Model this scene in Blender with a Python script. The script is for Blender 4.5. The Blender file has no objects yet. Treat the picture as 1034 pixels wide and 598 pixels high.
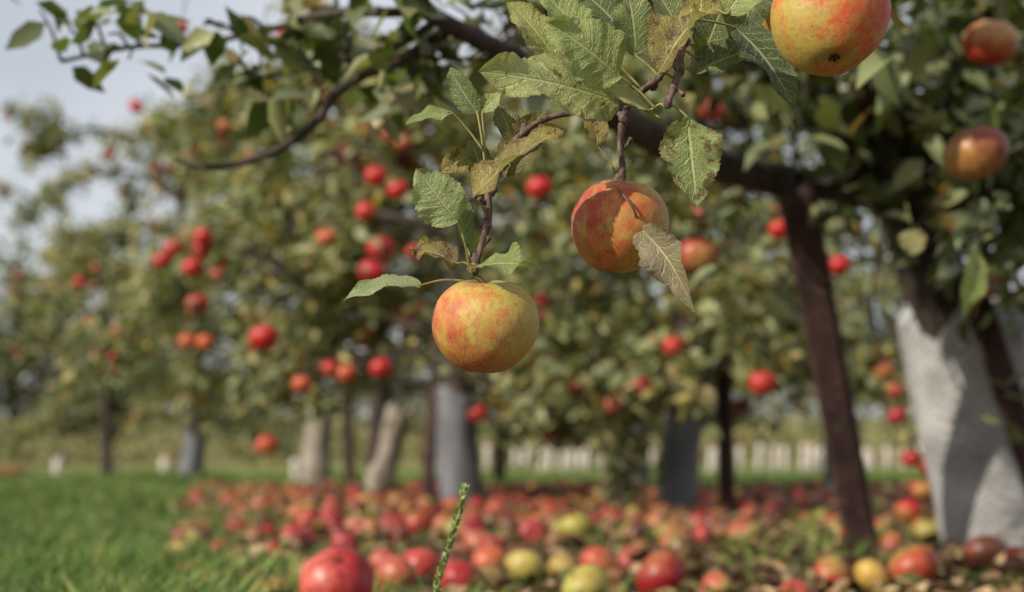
import bpy, math, numpy as np
from mathutils import Vector, Matrix
R = np.random.default_rng(7)
scene = bpy.context.scene
F = 1436.0; CH = 0.265

def S(px, py, d):
    """survey helper: bearing / elevation slope and distance -> world metres"""
    return np.array([(px-517)/F*d, d, CH+(450-py)/F*d])
def lin(r, g, b):
    f = lambda c: (c/255/12.92) if c/255 <= 0.04045 else ((c/255+0.055)/1.055)**2.4
    return np.array([f(r), f(g), f(b)])
def ground_z(x, y):
    x = np.asarray(x, float); y = np.asarray(y, float)
    t = np.clip((y-8)/12, 0, 1); t = t*t*(3-2*t)
    z = -0.40*t
    z = z + 0.008*np.sin(x*2.3+1)*np.sin(y*1.9) + 0.005*np.sin(x*5.1+y*3.7)
    u = np.clip((np.hypot(x, y)-70)/400, 0, 1)
    return z + 10*u*u

# ---------------------------------------------------------------- mesh utils
def mesh_obj(name, V, T, mat, C=None, UV=None, parent=None, smooth=True, extra=None):
    V = np.asarray(V, np.float32); T = np.asarray(T, np.int32)
    me = bpy.data.meshes.new(name)
    me.vertices.add(len(V)); me.vertices.foreach_set('co', V.ravel())
    me.loops.add(T.size); me.loops.foreach_set('vertex_index', T.ravel())
    me.polygons.add(len(T))
    k = T.shape[1]
    me.polygons.foreach_set('loop_start', np.arange(len(T), dtype=np.int32)*k)
    me.polygons.foreach_set('loop_total', np.full(len(T), k, np.int32))
    me.polygons.foreach_set('use_smooth', np.full(len(T), smooth, bool))
    me.update(calc_edges=True); me.validate()
    if C is not None:
        a = me.color_attributes.new('Col', 'FLOAT_COLOR', 'POINT')
        C = np.asarray(C, np.float32)
        if C.shape[1] == 3: C = np.concatenate([C, np.ones((len(C), 1), np.float32)], 1)
        a.data.foreach_set('color', C.ravel())
    if UV is not None:
        u = me.uv_layers.new(name='UVMap')
        u.data.foreach_set('uv', np.asarray(UV, np.float32)[T.ravel()].ravel())
    me.materials.append(mat)
    o = bpy.data.objects.new(name, me); scene.collection.objects.link(o)
    if parent: o.parent = parent
    return o
def empty(name, loc=(0, 0, 0)):
    e = bpy.data.objects.new(name, None); scene.collection.objects.link(e)
    e.empty_display_size = 0.1
    return e
class Acc:
    def __init__(s): s.V = []; s.T = []; s.C = []; s.U = []; s.n = 0
    def add(s, V, T, C=None, U=None):
        s.V.append(V); s.T.append(np.asarray(T)+s.n); s.n += len(V)
        if C is not None:
            C = np.asarray(C); s.C.append(np.tile(C, (len(V), 1)) if C.ndim == 1 else C)
        if U is not None: s.U.append(U)
    def obj(s, name, mat, parent=None, smooth=True):
        return mesh_obj(name, np.concatenate(s.V), np.concatenate(s.T), mat,
            np.concatenate(s.C) if s.C else None, np.concatenate(s.U) if s.U else None, parent, smooth)
def catmull(P, sub=5):
    P = np.asarray(P, float); Q = np.vstack([2*P[0]-P[1], P, 2*P[-1]-P[-2]]); out = []
    for i in range(1, len(Q)-2):
        for t in np.linspace(0, 1, sub, endpoint=False):
            a, b, c, d = Q[i-1], Q[i], Q[i+1], Q[i+2]
            out.append(0.5*((2*b)+(c-a)*t+(2*a-5*b+4*c-d)*t*t+(3*b-a-3*c+d)*t**3))
    out.append(Q[-2]); return np.array(out)
def tube(P, r, sides=7, jit=0.0, sub=4, cap=True):
    P = np.asarray(P, float); n0 = len(P)
    r = np.interp(np.linspace(0, 1, 50), np.linspace(0, 1, len(np.atleast_1d(r))) if np.size(r) > 1 else [0, 1], r if np.size(r) > 1 else [r, r])
    if sub > 1: P = catmull(P, sub)
    n = len(P); rr = np.interp(np.linspace(0, 1, n), np.linspace(0, 1, 50), r)
    tg = np.gradient(P, axis=0); tg /= np.linalg.norm(tg, axis=1)[:, None]+1e-9
    up = np.array([0.13, 0.2, 1.0]) if abs(tg[:, 2]).mean() < 0.8 else np.array([1.0, 0.1, 0])
    A = np.cross(tg, up); A /= np.linalg.norm(A, axis=1)[:, None]+1e-9
    B = np.cross(tg, A)
    th = np.linspace(0, 2*math.pi, sides, endpoint=False)
    rad = rr[:, None]*(1+jit*R.normal(size=(n, sides)))
    V = P[:, None]+rad[..., None]*(np.cos(th)[None, :, None]*A[:, None]+np.sin(th)[None, :, None]*B[:, None])
    V = V.reshape(-1, 3)
    i = np.arange(n-1)[:, None]*sides; j = np.arange(sides)[None]; j2 = (j+1) % sides
    a = (i+j).ravel(); b = (i+j2).ravel(); c = (i+sides+j2).ravel(); d = (i+sides+j).ravel()
    T = np.concatenate([np.stack([a, b, c], 1), np.stack([a, c, d], 1)])
    if cap:
        V = np.vstack([V, P[0], P[-1]]); s0 = n*sides
        jj = np.arange(sides)
        T = np.concatenate([T, np.stack([(jj+1) % sides, jj, np.full(sides, s0)], 1),
            np.stack([(n-1)*sides+jj, (n-1)*sides+(jj+1) % sides, np.full(sides, s0+1)], 1)])
    return V, T
def unit(v):
    v = np.asarray(v, float); return v/(np.linalg.norm(v, axis=-1, keepdims=True)+1e-9)

# leaf cloud ------------------------------------------------------------
TL = np.array([[0,0,0],[.33,0,-.02],[.7,0,-.04],[1,0,-.14],[.28,-.45,.07],[.66,-.40,.02],[.28,.45,.07],[.66,.40,.02]])
TT = np.array([[0,6,1],[0,1,4],[1,6,7],[1,7,2],[1,2,5],[1,5,4],[2,7,3],[2,3,5]])
def leaf_cloud(P, D, N, L, W, C):
    D = unit(D); Sd = unit(np.cross(N, D)); N = np.cross(D, Sd); n = len(P)
    curl = R.normal(1.0, 1.2, (n, 1, 1))
    V = P[:, None]+(L[:, None, None]*TL[None, :, 0:1])*D[:, None]+(W[:, None, None]*TL[None, :, 1:2])*Sd[:, None] \
        + (L[:, None, None]*TL[None, :, 2:3]*curl)*N[:, None]
    T = (TT[None]+(np.arange(n)*8)[:, None, None]).reshape(-1, 3)
    return V.reshape(-1, 3), T, np.repeat(C, 8, axis=0)
PAL = np.array([lin(118,128,72), lin(140,144,86), lin(94,110,60), lin(170,164,104), lin(66,84,44), lin(186,164,84), lin(142,110,70)])
PW = np.array([.22,.20,.16,.13,.14,.09,.06])
def leafcols(n, pal=PAL, w=PW):
    c = pal[R.choice(len(pal), n, p=w/w.sum())]
    return c*R.uniform(0.75, 1.25, (n, 1))

# ---------------------------------------------------------------- apples
def apple_template(nu, nv):
    ph = np.linspace(0, math.pi, nv+2)[1:-1]; th = np.linspace(0, 2*math.pi, nu, endpoint=False)
    PH, TH = np.meshgrid(ph, th, indexing='ij')
    PHc = np.concatenate([[0.0], PH.ravel(), [math.pi]]); THc = np.concatenate([[0.0], TH.ravel(), [0.0]])
    cz = np.cos(PHc); rho = np.sin(PHc)**0.96
    rho = rho*(1+0.075*cz-0.03*cz*cz)
    rho = rho*(1+0.020*np.cos(5*THc+.4)*np.clip(0.4-cz, 0, 1)+0.020*np.cos(2*THc+1)+0.016*np.cos(3*THc+2))
    z = 0.93*cz
    z = z-0.34*np.exp(-(rho/0.25)**2)*(cz > 0)+0.17*np.exp(-(rho/0.20)**2)*(cz < 0)
    z = z+0.035*np.cos(THc+0.5)*rho
    V = np.stack([rho*np.cos(THc), rho*np.sin(THc), z], 1)
    T = []
    for i in range(nv-1):
        for j in range(nu):
            a = 1+i*nu+j; b = 1+i*nu+(j+1) % nu; c = b+nu; d = a+nu
            T += [[a, d, c], [a, c, b]]
    e = len(V)-1
    for j in range(nu):
        T.append([0, 1+j, 1+(j+1) % nu]); T.append([e, 1+(nv-1)*nu+(j+1) % nu, 1+(nv-1)*nu+j])
    return V, np.array(T)
AV, AT = apple_template(16, 11)
AVH, ATH = apple_template(28, 20)
def rotm(ax, an):
    ax = unit(ax); K = np.array([[0,-ax[2],ax[1]],[ax[2],0,-ax[0]],[-ax[1],ax[0],0]])
    return np.eye(3)+math.sin(an)*K+(1-math.cos(an))*K@K
RED = [lin(172,50,48), lin(184,78,66), lin(146,38,42), lin(186,96,76), lin(168,66,66), lin(122,40,36), lin(188,112,88), lin(110,44,40)]
GRN = [lin(178,160,88), lin(160,160,86), lin(190,138,84), lin(182,114,76), lin(134,98,62)]
def apple_into(acc, c, dia, M, hi=False, blush=None, red=None, grn=None):
    v, t = (AVH, ATH) if hi else (AV, AT)
    red = RED[R.integers(len(RED))] if red is None else red
    grn = GRN[R.integers(len(GRN))] if grn is None else grn
    bd = unit(R.normal(size=3)+np.array([0, -.3, .4])); bl = R.uniform(-.6, 1.2) if blush is None else blush
    u = unit(v)
    k = np.clip(0.5+(u@bd+bl)*1.1+0.18*np.sin(np.arctan2(v[:, 1], v[:, 0])*9+R.uniform(0, 6))+0.1*R.normal(size=len(v)), 0, 1)[:, None]
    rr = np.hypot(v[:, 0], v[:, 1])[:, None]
    C = grn*(1-k)+red*k
    if R.random() < .35:   # bruise
        b2 = unit(R.normal(size=3)); kb = np.clip((u@b2-R.uniform(.5, .85))*6, 0, 1)[:, None]*.8; C = C*(1-kb)+lin(92,60,42)*kb
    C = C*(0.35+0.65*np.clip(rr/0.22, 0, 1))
    s = np.array([1, 1, R.uniform(.84, 1.0)])
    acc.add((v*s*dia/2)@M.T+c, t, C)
def apple_stem(acc, c, dia, M, L=0.02, top=None):
    a = c+M@np.array([0, 0, dia*0.25]); b = top if top is not None else a+M@np.array([0.003, 0, dia*0.15+L])
    V, T = tube([a, (a+b)/2+R.normal(0, .001, 3), b], [.0016, .0012, .0018], 5, sub=2); acc.add(V, T, lin(80, 62, 40))

# ---------------------------------------------------------------- materials
def mat(name):
    m = bpy.data.materials.new(name); m.use_nodes = True; nt = m.node_tree
    for n in list(nt.nodes): nt.nodes.remove(n)
    o = nt.nodes.new('ShaderNodeOutputMaterial'); p = nt.nodes.new('ShaderNodeBsdfPrincipled')
    nt.links.new(p.outputs[0], o.inputs[0]); return m, nt, p, o
def N(nt, t, **k):
    n = nt.nodes.new(t)
    for a, b in k.items(): setattr(n, a, b)
    return n
def mixc(nt, fac, a, b, bt='MIX'):
    n = N(nt, 'ShaderNodeMix', data_type='RGBA', blend_type=bt)
    for s, v in ((n.inputs[0], fac), (n.inputs[6], a), (n.inputs[7], b)):
        if isinstance(v, (int, float)): s.default_value = v
        elif isinstance(v, (tuple, list, np.ndarray)): s.default_value = (*[float(q) for q in v[:3]], 1)
        else: nt.links.new(v, s)
    return n.outputs[2]
def ma(nt, op, a, b=None, c=None, clamp=False):
    n = N(nt, 'ShaderNodeMath', operation=op, use_clamp=clamp)
    for i, v in enumerate((a, b, c)):
        if v is None: continue
        if isinstance(v, (int, float)): n.inputs[i].default_value = v
        else: nt.links.new(v, n.inputs[i])
    return n.outputs[0]
def noise(nt, vec, scale, detail=4, rough=.55):
    n = N(nt, 'ShaderNodeTexNoise'); n.inputs['Scale'].default_value = scale
    n.inputs['Detail'].default_value = detail; n.inputs['Roughness'].default_value = rough
    if vec is not None: nt.links.new(vec, n.inputs['Vector'])
    return n.outputs['Fac']
def ramp(nt, fac, lo, hi):
    n = N(nt, 'ShaderNodeMapRange'); n.interpolation_type = 'SMOOTHSTEP'
    n.inputs[1].default_value = lo; n.inputs[2].default_value = hi
    nt.links.new(fac, n.inputs[0]); return n.outputs[0]
def bump(nt, h, p, st=.3, dist=.002):
    b = N(nt, 'ShaderNodeBump'); b.inputs['Strength'].default_value = st; b.inputs['Distance'].default_value = dist
    nt.links.new(h, b.inputs['Height']); nt.links.new(b.outputs[0], p.inputs['Normal'])

def leaf_material(name, trans=.28, rough=.48, spec=.5):
    m, nt, p, o = mat(name)
    at = N(nt, 'ShaderNodeAttribute', attribute_name='Col'); g = N(nt, 'ShaderNodeNewGeometry')
    p.inputs['Roughness'].default_value = rough; p.inputs['Specular IOR Level'].default_value = spec
    if trans == 0:
        nt.links.new(at.outputs['Color'], p.inputs['Base Color']); return m
    c = mixc(nt, ma(nt, 'MULTIPLY', g.outputs['Backfacing'], .40), at.outputs['Color'], lin(156,160,124))
    nt.links.new(c, p.inputs['Base Color'])
    t = N(nt, 'ShaderNodeBsdfTranslucent'); nt.links.new(mixc(nt, 1.0, c, (1.3,1.3,.6), 'MULTIPLY'), t.inputs[0])
    ms = N(nt, 'ShaderNodeMixShader'); ms.inputs[0].default_value = trans
    nt.links.new(p.outputs[0], ms.inputs[1]); nt.links.new(t.outputs[0], ms.inputs[2]); nt.links.new(ms.outputs[0], o.inputs[0])
    return m
M_leaf = leaf_material('apple_leaf_foliage', .30, .42, .5)
M_far = leaf_material('distant_foliage', 0, .8, .2)
M_grass = leaf_material('grass_blades', 0, .5, .3)
def hero_leaf_material():
    m, nt, p, o = mat('apple_leaf_veined')
    at = N(nt, 'ShaderNodeAttribute', attribute_name='Col'); uv = N(nt, 'ShaderNodeUVMap', uv_map='UVMap')
    sp = N(nt, 'ShaderNodeSeparateXYZ'); nt.links.new(uv.outputs[0], sp.inputs[0])
    g = N(nt, 'ShaderNodeNewGeometry'); pos = g.outputs['Position']
    u = sp.outputs[0]; v = ma(nt, 'ABSOLUTE', sp.outputs[1])      # v -1..1
    wob = ma(nt, 'MULTIPLY', ma(nt, 'SUBTRACT', noise(nt, pos, 70, 3), .5), .16)
    f = ma(nt, 'FRACT', ma(nt, 'MULTIPLY', ma(nt, 'ADD', ma(nt, 'SUBTRACT', u, ma(nt, 'MULTIPLY', v, .20)), wob), 8.0))
    tri = ma(nt, 'ABSOLUTE', ma(nt, 'SUBTRACT', f, .5))
    side = ma(nt, 'SUBTRACT', 1.0, ramp(nt, tri, .01, .12))
    side = ma(nt, 'MULTIPLY', side, ma(nt, 'SUBTRACT', 1.0, ma(nt, 'MULTIPLY', v, .6)))
    mid = ma(nt, 'SUBTRACT', 1.0, ramp(nt, v, .02, .085))
    vein = ma(nt, 'MAXIMUM', side, mid)
    vo = N(nt, 'ShaderNodeTexVoronoi', feature='DISTANCE_TO_EDGE'); vo.inputs['Scale'].default_value = 480
    nt.links.new(pos, vo.inputs['Vector'])
    fine = ma(nt, 'SUBTRACT', 1.0, ramp(nt, vo.outputs[0], .0, .16))
    allv = ma(nt, 'MAXIMUM', vein, ma(nt, 'MULTIPLY', fine, .45))
    base = mixc(nt, ramp(nt, noise(nt, pos, 45, 4), .35, .7), mixc(nt, 1.0, at.outputs['Color'], (.66,.70,.56), 'MULTIPLY'), at.outputs['Color'])
    yel = ramp(nt, noise(nt, pos, 28, 3), .5, .72)
    base = mixc(nt, ma(nt, 'MULTIPLY', ma(nt, 'MULTIPLY', yel, at.outputs['Alpha']), .75), base, lin(176,164,84))
    n1 = noise(nt, pos, 110, 5, .65)
    thr = ma(nt, 'SUBTRACT', .76, ma(nt, 'MULTIPLY', at.outputs['Alpha'], .31))
    sp1 = ramp(nt, ma(nt, 'SUBTRACT', n1, thr), -.02, .06)
    n3 = noise(nt, pos, 60, 3, .5)
    edge = ma(nt, 'MULTIPLY', ramp(nt, ma(nt, 'ADD', v, ma(nt, 'MULTIPLY', n3, .5)), 1.0, 1.3), at.outputs['Alpha'])
    v3 = N(nt, 'ShaderNodeTexVoronoi'); v3.inputs['Scale'].default_value = 130; nt.links.new(pos, v3.inputs['Vector'])
    dots = ma(nt, 'MULTIPLY', ma(nt, 'SUBTRACT', 1.0, ramp(nt, v3.outputs['Distance'], .10, .2)), .7)
    spt = ma(nt, 'MAXIMUM', ma(nt, 'MAXIMUM', sp1, edge), ma(nt, 'MULTIPLY', dots, at.outputs['Alpha']), clamp=True)
    c = mixc(nt, ma(nt, 'MULTIPLY', allv, .7), base, mixc(nt, .6, base, lin(206,208,160)))
    c = mixc(nt, ma(nt, 'MULTIPLY', spt, .85), c, lin(104,72,48))
    c = mixc(nt, ma(nt, 'MULTIPLY', g.outputs['Backfacing'], .4), c, lin(172,178,146))
    nt.links.new(c, p.inputs['Base Color']); p.inputs['Roughness'].default_value = .46
    p.inputs['Specular IOR Level'].default_value = .4
    bump(nt, ma(nt, 'SUBTRACT', ma(nt, 'MULTIPLY', n1, .6), allv), p, .9, .0012)
    t = N(nt, 'ShaderNodeBsdfTranslucent'); nt.links.new(mixc(nt, 1.0, c, (1.25,1.25,.55), 'MULTIPLY'), t.inputs[0])
    ms = N(nt, 'ShaderNodeMixShader'); ms.inputs[0].default_value = .3
    nt.links.new(p.outputs[0], ms.inputs[1]); nt.links.new(t.outputs[0], ms.inputs[2]); nt.links.new(ms.outputs[0], o.inputs[0])
    return m
M_hleaf = hero_leaf_material()
def bark_material(name, c1, c2, scale=40, st=.6, dist=.004):
    m, nt, p, o = mat(name); g = N(nt, 'ShaderNodeNewGeometry')
    mp = N(nt, 'ShaderNodeMapping'); mp.inputs['Scale'].default_value = (1, 1, .35); nt.links.new(g.outputs['Position'], mp.inputs[0])
    n1 = noise(nt, mp.outputs[0], scale, 6, .7); n2 = noise(nt, g.outputs['Position'], scale*4, 3)
    c = mixc(nt, ramp(nt, n1, .35, .7), c1, c2)
    c = mixc(nt, ma(nt, 'MULTIPLY', ramp(nt, n2, .6, .75), .5), c, lin(150,145,125))
    nt.links.new(c, p.inputs['Base Color']); p.inputs['Roughness'].default_value = .85
    bump(nt, n1, p, st, dist); return m
M_bark = bark_material('apple_bark', lin(42,34,32), lin(78,66,58))
M_twig = bark_material('twig_bark', lin(62,46,44), lin(124,102,94), 260, .6, .001)
M_stake = bark_material('stake_wood', lin(42,25,25), lin(74,48,44), 25, .5, .004)
def vc_material(name, rough, spec=.5):
    m, nt, p, o = mat(name); at = N(nt, 'ShaderNodeAttribute', attribute_name='Col'); g = N(nt, 'ShaderNodeNewGeometry')
    nz = noise(nt, g.outputs['Position'], 90, 4, .65)
    c = mixc(nt, ramp(nt, nz, .35, .75), mixc(nt, 1.0, at.outputs['Color'], (.70,.58,.56), 'MULTIPLY'), at.outputs['Color'])
    nt.links.new(c, p.inputs['Base Color']); p.inputs['Roughness'].default_value = rough; p.inputs['Specular IOR Level'].default_value = spec
    return m
M_apple = vc_material('apple_skin', .40, .4)
M_plain = vc_material('painted_or_dry', .8, .2)
def hero_apple_material(name, blush_dir, bl, red, org, yel):
    m, nt, p, o = mat(name)
    tc = N(nt, 'ShaderNodeTexCoord'); ob = tc.outputs['Object']
    nrm = N(nt, 'ShaderNodeVectorMath', operation='NORMALIZE'); nt.links.new(ob, nrm.inputs[0])
    dt = N(nt, 'ShaderNodeVectorMath', operation='DOT_PRODUCT'); nt.links.new(nrm.outputs[0], dt.inputs[0]); dt.inputs[1].default_value = tuple(unit(blush_dir))
    sc = N(nt, 'ShaderNodeMapping'); sc.inputs['Scale'].default_value = (1, 1, .12); nt.links.new(nrm.outputs[0], sc.inputs[0])
    streak = noise(nt, sc.outputs[0], 16, 6, .7); blot = noise(nt, nrm.outputs[0], 2.2, 5, .6)
    k = ma(nt, 'ADD', ma(nt, 'MULTIPLY', dt.outputs['Value'], .50), bl)
    k = ma(nt, 'ADD', k, ma(nt, 'MULTIPLY', ma(nt, 'SUBTRACT', streak, .5), 1.1))
    k = ma(nt, 'ADD', k, ma(nt, 'MULTIPLY', ma(nt, 'SUBTRACT', blot, .5), 2.0))
    c = mixc(nt, ramp(nt, k, .15, .6), yel, org)
    c = mixc(nt, ramp(nt, k, .5, 1.05), c, red)
    fn = noise(nt, nrm.outputs[0], 9, 6, .7)
    grn = noise(nt, nrm.outputs[0], 3.4, 3, .5)
    c = mixc(nt, ma(nt, 'MULTIPLY', ramp(nt, grn, .48, .66), .5), c, lin(158,146,70))
    c = mixc(nt, ma(nt, 'MULTIPLY', ramp(nt, fn, .48, .68), .6), c, lin(150,116,74))
    vo = N(nt, 'ShaderNodeTexVoronoi'); vo.inputs['Scale'].default_value = 13; nt.links.new(nrm.outputs[0], vo.inputs['Vector'])
    ring = ma(nt, 'SUBTRACT', 1.0, ramp(nt, vo.outputs['Distance'], .14, .30))
    c = mixc(nt, ma(nt, 'MULTIPLY', ring, .35), c, lin(140,86,52))
    dots = ma(nt, 'SUBTRACT', 1.0, ramp(nt, vo.outputs['Distance'], .07, .16))
    c = mixc(nt, ma(nt, 'MULTIPLY', dots, .85), c, lin(216,196,148))
    v2 = N(nt, 'ShaderNodeTexVoronoi'); v2.inputs['Scale'].default_value = 6.1; nt.links.new(nrm.outputs[0], v2.inputs['Vector'])
    sp = ma(nt, 'SUBTRACT', 1.0, ramp(nt, ma(nt, 'ADD', v2.outputs['Distance'], ma(nt, 'MULTIPLY', fn, .1)), .10, .18))
    c = mixc(nt, ma(nt, 'MULTIPLY', sp, .8), c, lin(84,52,34))
    sx = N(nt, 'ShaderNodeSeparateXYZ'); nt.links.new(nrm.outputs[0], sx.inputs[0])
    rus = ramp(nt, ma(nt, 'ADD', sx.outputs[2], ma(nt, 'MULTIPLY', fn, .3)), .90, 1.08)
    c = mixc(nt, ma(nt, 'MULTIPLY', rus, .8), c, lin(122,110,60))
    nt.links.new(c, p.inputs['Base Color']); p.inputs['Roughness'].default_value = .5
    p.inputs['Specular IOR Level'].default_value = .35
    bump(nt, ma(nt, 'ADD', fn, ma(nt, 'MULTIPLY', dots, .3)), p, .35, .0016)
    return m
def guard_material(name, c1, holes=True):
    m, nt, p, o = mat(name); uv = N(nt, 'ShaderNodeUVMap', uv_map='UVMap')
    g = N(nt, 'ShaderNodeNewGeometry')
    nz = noise(nt, g.outputs['Position'], 9, 5); c = mixc(nt, ramp(nt, nz, .3, .7), c1*.55, c1)
    n2 = noise(nt, g.outputs['Position'], 40, 5, .7)
    c = mixc(nt, ma(nt, 'MULTIPLY', ramp(nt, n2, .48, .68), .45), c, lin(104,96,80))
    if holes:
        sp = N(nt, 'ShaderNodeSeparateXYZ'); nt.links.new(uv.outputs[0], sp.inputs[0])
        a = ma(nt, 'SINE', ma(nt, 'MULTIPLY', sp.outputs[0], 260.0)); b = ma(nt, 'SINE', ma(nt, 'MULTIPLY', sp.outputs[1], 260.0))
        h = ramp(nt, ma(nt, 'MULTIPLY', a, b), .15, .5)
        c = mixc(nt, ma(nt, 'MULTIPLY', h, .6), c, c1*.2)
        bump(nt, ma(nt, 'SUBTRACT', 1.0, h), p, .4, .002)
    nt.links.new(c, p.inputs['Base Color']); p.inputs['Roughness'].default_value = .55
    return m
M_guard = guard_material('grey_mesh_guard', lin(186,186,186)); M_guardw = guard_material('pale_guard', lin(158,148,134), False)
M_guardd = guard_material('weathered_guard', lin(118,120,128))

# ---------------------------------------------------------------- ground
def axis(n, a, m): 
    t = np.linspace(-1, 1, n); return np.sinh(t*a)/math.sinh(a)*m
gx = axis(221, 6.5, 700); gy = axis(221, 6.5, 700)+5
GX, GY = np.meshgrid(gx, gy); GZ = ground_z(GX, GY)
V = np.stack([GX.ravel(), GY.ravel(), GZ.ravel()], 1); n = 221
i = np.arange(n-1)[:, None]*n+np.arange(n-1)[None]; i = i.ravel()
T = np.stack([i, i+1, i+n+1, i+n], 1)
m, nt, p, o = mat('orchard_ground'); g = N(nt, 'ShaderNodeNewGeometry'); pos = g.outputs['Position']
sp = N(nt, 'ShaderNodeSeparateXYZ'); nt.links.new(pos, sp.inputs[0])
nb = noise(nt, pos, 1.6, 5)
lft = ma(nt, 'ADD', sp.outputs[0], ma(nt, 'MULTIPLY', sp.outputs[1], .20))
lft = ma(nt, 'ADD', lft, ma(nt, 'MULTIPLY', ma(nt, 'SUBTRACT', nb, .5), .7))
mk = ma(nt, 'MULTIPLY', ramp(nt, lft, -.25, .0), ma(nt, 'SUBTRACT', 1.0, ramp(nt, ma(nt, 'ADD', sp.outputs[1], nb), 8.3, 9.0)))
soil = mixc(nt, ramp(nt, noise(nt, pos, 14, 6, .7), .3, .7), lin(80,64,52), lin(140,118,96))
soil = mixc(nt, ma(nt, 'MULTIPLY', ramp(nt, noise(nt, pos, 5, 4), .5, .7), .5), soil, lin(104,104,60))
gr = mixc(nt, ramp(nt, noise(nt, pos, 9, 6, .7), .3, .7), lin(56,80,30), lin(96,118,48))
gr = mixc(nt, ramp(nt, noise(nt, pos, .25, 4), .4, .7), gr, lin(120,138,62))
far = ramp(nt, sp.outputs[1], 36, 46)
gr = mixc(nt, far, gr, mixc(nt, noise(nt, pos, .3, 4), lin(124,122,76), lin(144,136,92)))
nt.links.new(mixc(nt, mk, gr, soil), p.inputs['Base Color']); p.inputs['Roughness'].default_value = .95; p.inputs['Specular IOR Level'].default_value = .1
bump(nt, noise(nt, pos, 30, 6, .75), p, .9, .03)
mesh_obj('ground', V, T, m)

def row_x(y): return -0.10-0.20*y
# ---------------------------------------------------------------- grass
n = 120000
y = np.concatenate([R.uniform(1.3, 5, n//2), R.uniform(5, 13, n//2)])
x = row_x(y)+0.08-np.abs(R.normal(0, 1, n))**1.0*np.where(y < 5, .9, 2.0)+R.normal(0, .10, n)
k = R.random(n) < .07; x[k] = R.uniform(-1, 1, k.sum())*y[k]*.5
y2 = R.uniform(8.6, 22, 40000); x2 = R.uniform(-8, 10, 40000)
x = np.concatenate([x, x2]); y = np.concatenate([y, y2]); n = len(x)
P = np.stack([x, y, ground_z(x, y)-.004], 1)
clump = np.sin(x*3)*np.sin(y*2.2)+.6*np.sin(x*11+y*4)*np.sin(y*7-x*3)
L = R.uniform(.025, .075, n)*(1+.5*clump)*np.where(y > 9, 1.5, 1)
L = np.maximum(L, .012)
W = R.uniform(.0022, .004, n)*np.where(y > 5, 2.2, 1.4)
lean = R.normal(0, .45, (n, 2)); az = R.uniform(0, 2*math.pi, n)
Sd = np.stack([np.cos(az), np.sin(az), np.zeros(n)], 1)
D = np.stack([lean[:, 0], lean[:, 1], np.ones(n)], 1)
a = P-Sd*W[:, None]/2; b = P+Sd*W[:, None]/2
mdl = P+D*L[:, None]*.55; c1 = mdl-Sd*W[:, None]*.4; c2 = mdl+Sd*W[:, None]*.4
tip = P+D*L[:, None]; tip[:, :2] += lean*L[:, None]*.6
V = np.stack([a, b, c1, c2, tip], 1).reshape(-1, 3)
T = (np.array([[0,1,3],[0,3,2],[2,3,4]])[None]+(np.arange(n)*5)[:, None, None]).reshape(-1, 3)
gp = np.array([lin(86,114,46), lin(112,134,58), lin(60,88,36), lin(152,150,92)])
C = leafcols(n, gp, np.array([.38,.20,.30,.12]))*(1+.18*clump)[:, None]
mesh_obj('grass', V, T, M_grass, np.repeat(C, 5, 0))

# ---------------------------------------------------------------- fallen leaves on the soil
n = 12000
y = 1.4+R.random(n)**1.3*7.4; x = row_x(y)+R.random(n)*(y*.75+.6)
P = np.stack([x, y, ground_z(x, y)+R.uniform(.002, .03, n)], 1)
az = R.uniform(0, 6.28, n); D = np.stack([np.cos(az), np.sin(az), R.normal(0, .35, n)], 1)
Nn = np.stack([R.normal(0, .45, n), R.normal(0, .45, n), np.ones(n)], 1); L = R.uniform(.03, .065, n)
lp = np.array([lin(128,100,72), lin(156,132,98), lin(96,74,56), lin(126,122,72), lin(180,160,124), lin(90,100,52)])
V, T, C = leaf_cloud(P, D, Nn, L, L*.55, leafcols(n, lp, np.ones(6)))
mesh_obj('fallen_leaves', V, T, M_plain, C)

# ---------------------------------------------------------------- fallen apples
acc = Acc(); pts = []
def rest(c, dia, hi, **k):
    M = rotm(R.normal(size=3), R.uniform(0, 3.1)); apple_into(acc, c, dia, M, hi, **k)
    if hi: apple_stem(acc, c, dia, M, .006)
expl = [(425,572,45,(190,72,64),.6),(495,563,38,(196,104,68),.3),(530,569,43,(186,176,92),-1.5),(592,590,50,(176,176,88),-1.3),
 (668,578,54,(150,38,40),1.),(840,577,42,(184,56,46),.5),(880,577,38,(196,168,84),-1.),(922,576,60,(176,82,54),.0),
 (995,565,48,(128,70,54),1.5),(255,585,36,(126,36,42),1.2),(273,594,38,(186,170,84),-1),(581,539,34,(170,170,78),-1.5),
 (212,588,32,(185,146,84),0),(605,563,38,(186,76,56),.2),(462,584,44,(170,50,52),1.),(570,566,34,(194,118,76),.2),(1022,560,30,(164,56,46),1),
 (388,566,34,(184,90,78),.7),(640,560,32,(180,76,74),1),(711,540,26,(180,64,70),1)]
for px, py, w, c, bl in expl:
    d = (CH-.036)*F/(py-450); x = (px-517)/F*d; dia = min(max(w*d/F, .055), .095)
    rest(np.array([x, d, float(ground_z(x, d))+dia*.44]), dia, True, blush=bl, red=lin(*c) if bl > -.8 else None, grn=lin(*c) if bl < -.4 else None)
    pts.append((x, d))
c0 = S(341, 588, 1.75)
for dx, dy in ((-.045, .03), (.045, .03), (0, -.045), (.0, .10)):
    x, yv = c0[0]+dx, c0[1]+dy; rest(np.array([x, yv, .037]), .082, True); pts.append((x, yv))
c0[2] = .098; rest(c0, .094, True, blush=.7, red=lin(172,40,48), grn=lin(206,110,92))
trees = [(1.24,3.55),(.58,5.1),(-.21,5.9),(-.66,7.0),(-1.2,8.4)]
tries = 0
pa = np.array(pts)
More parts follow.
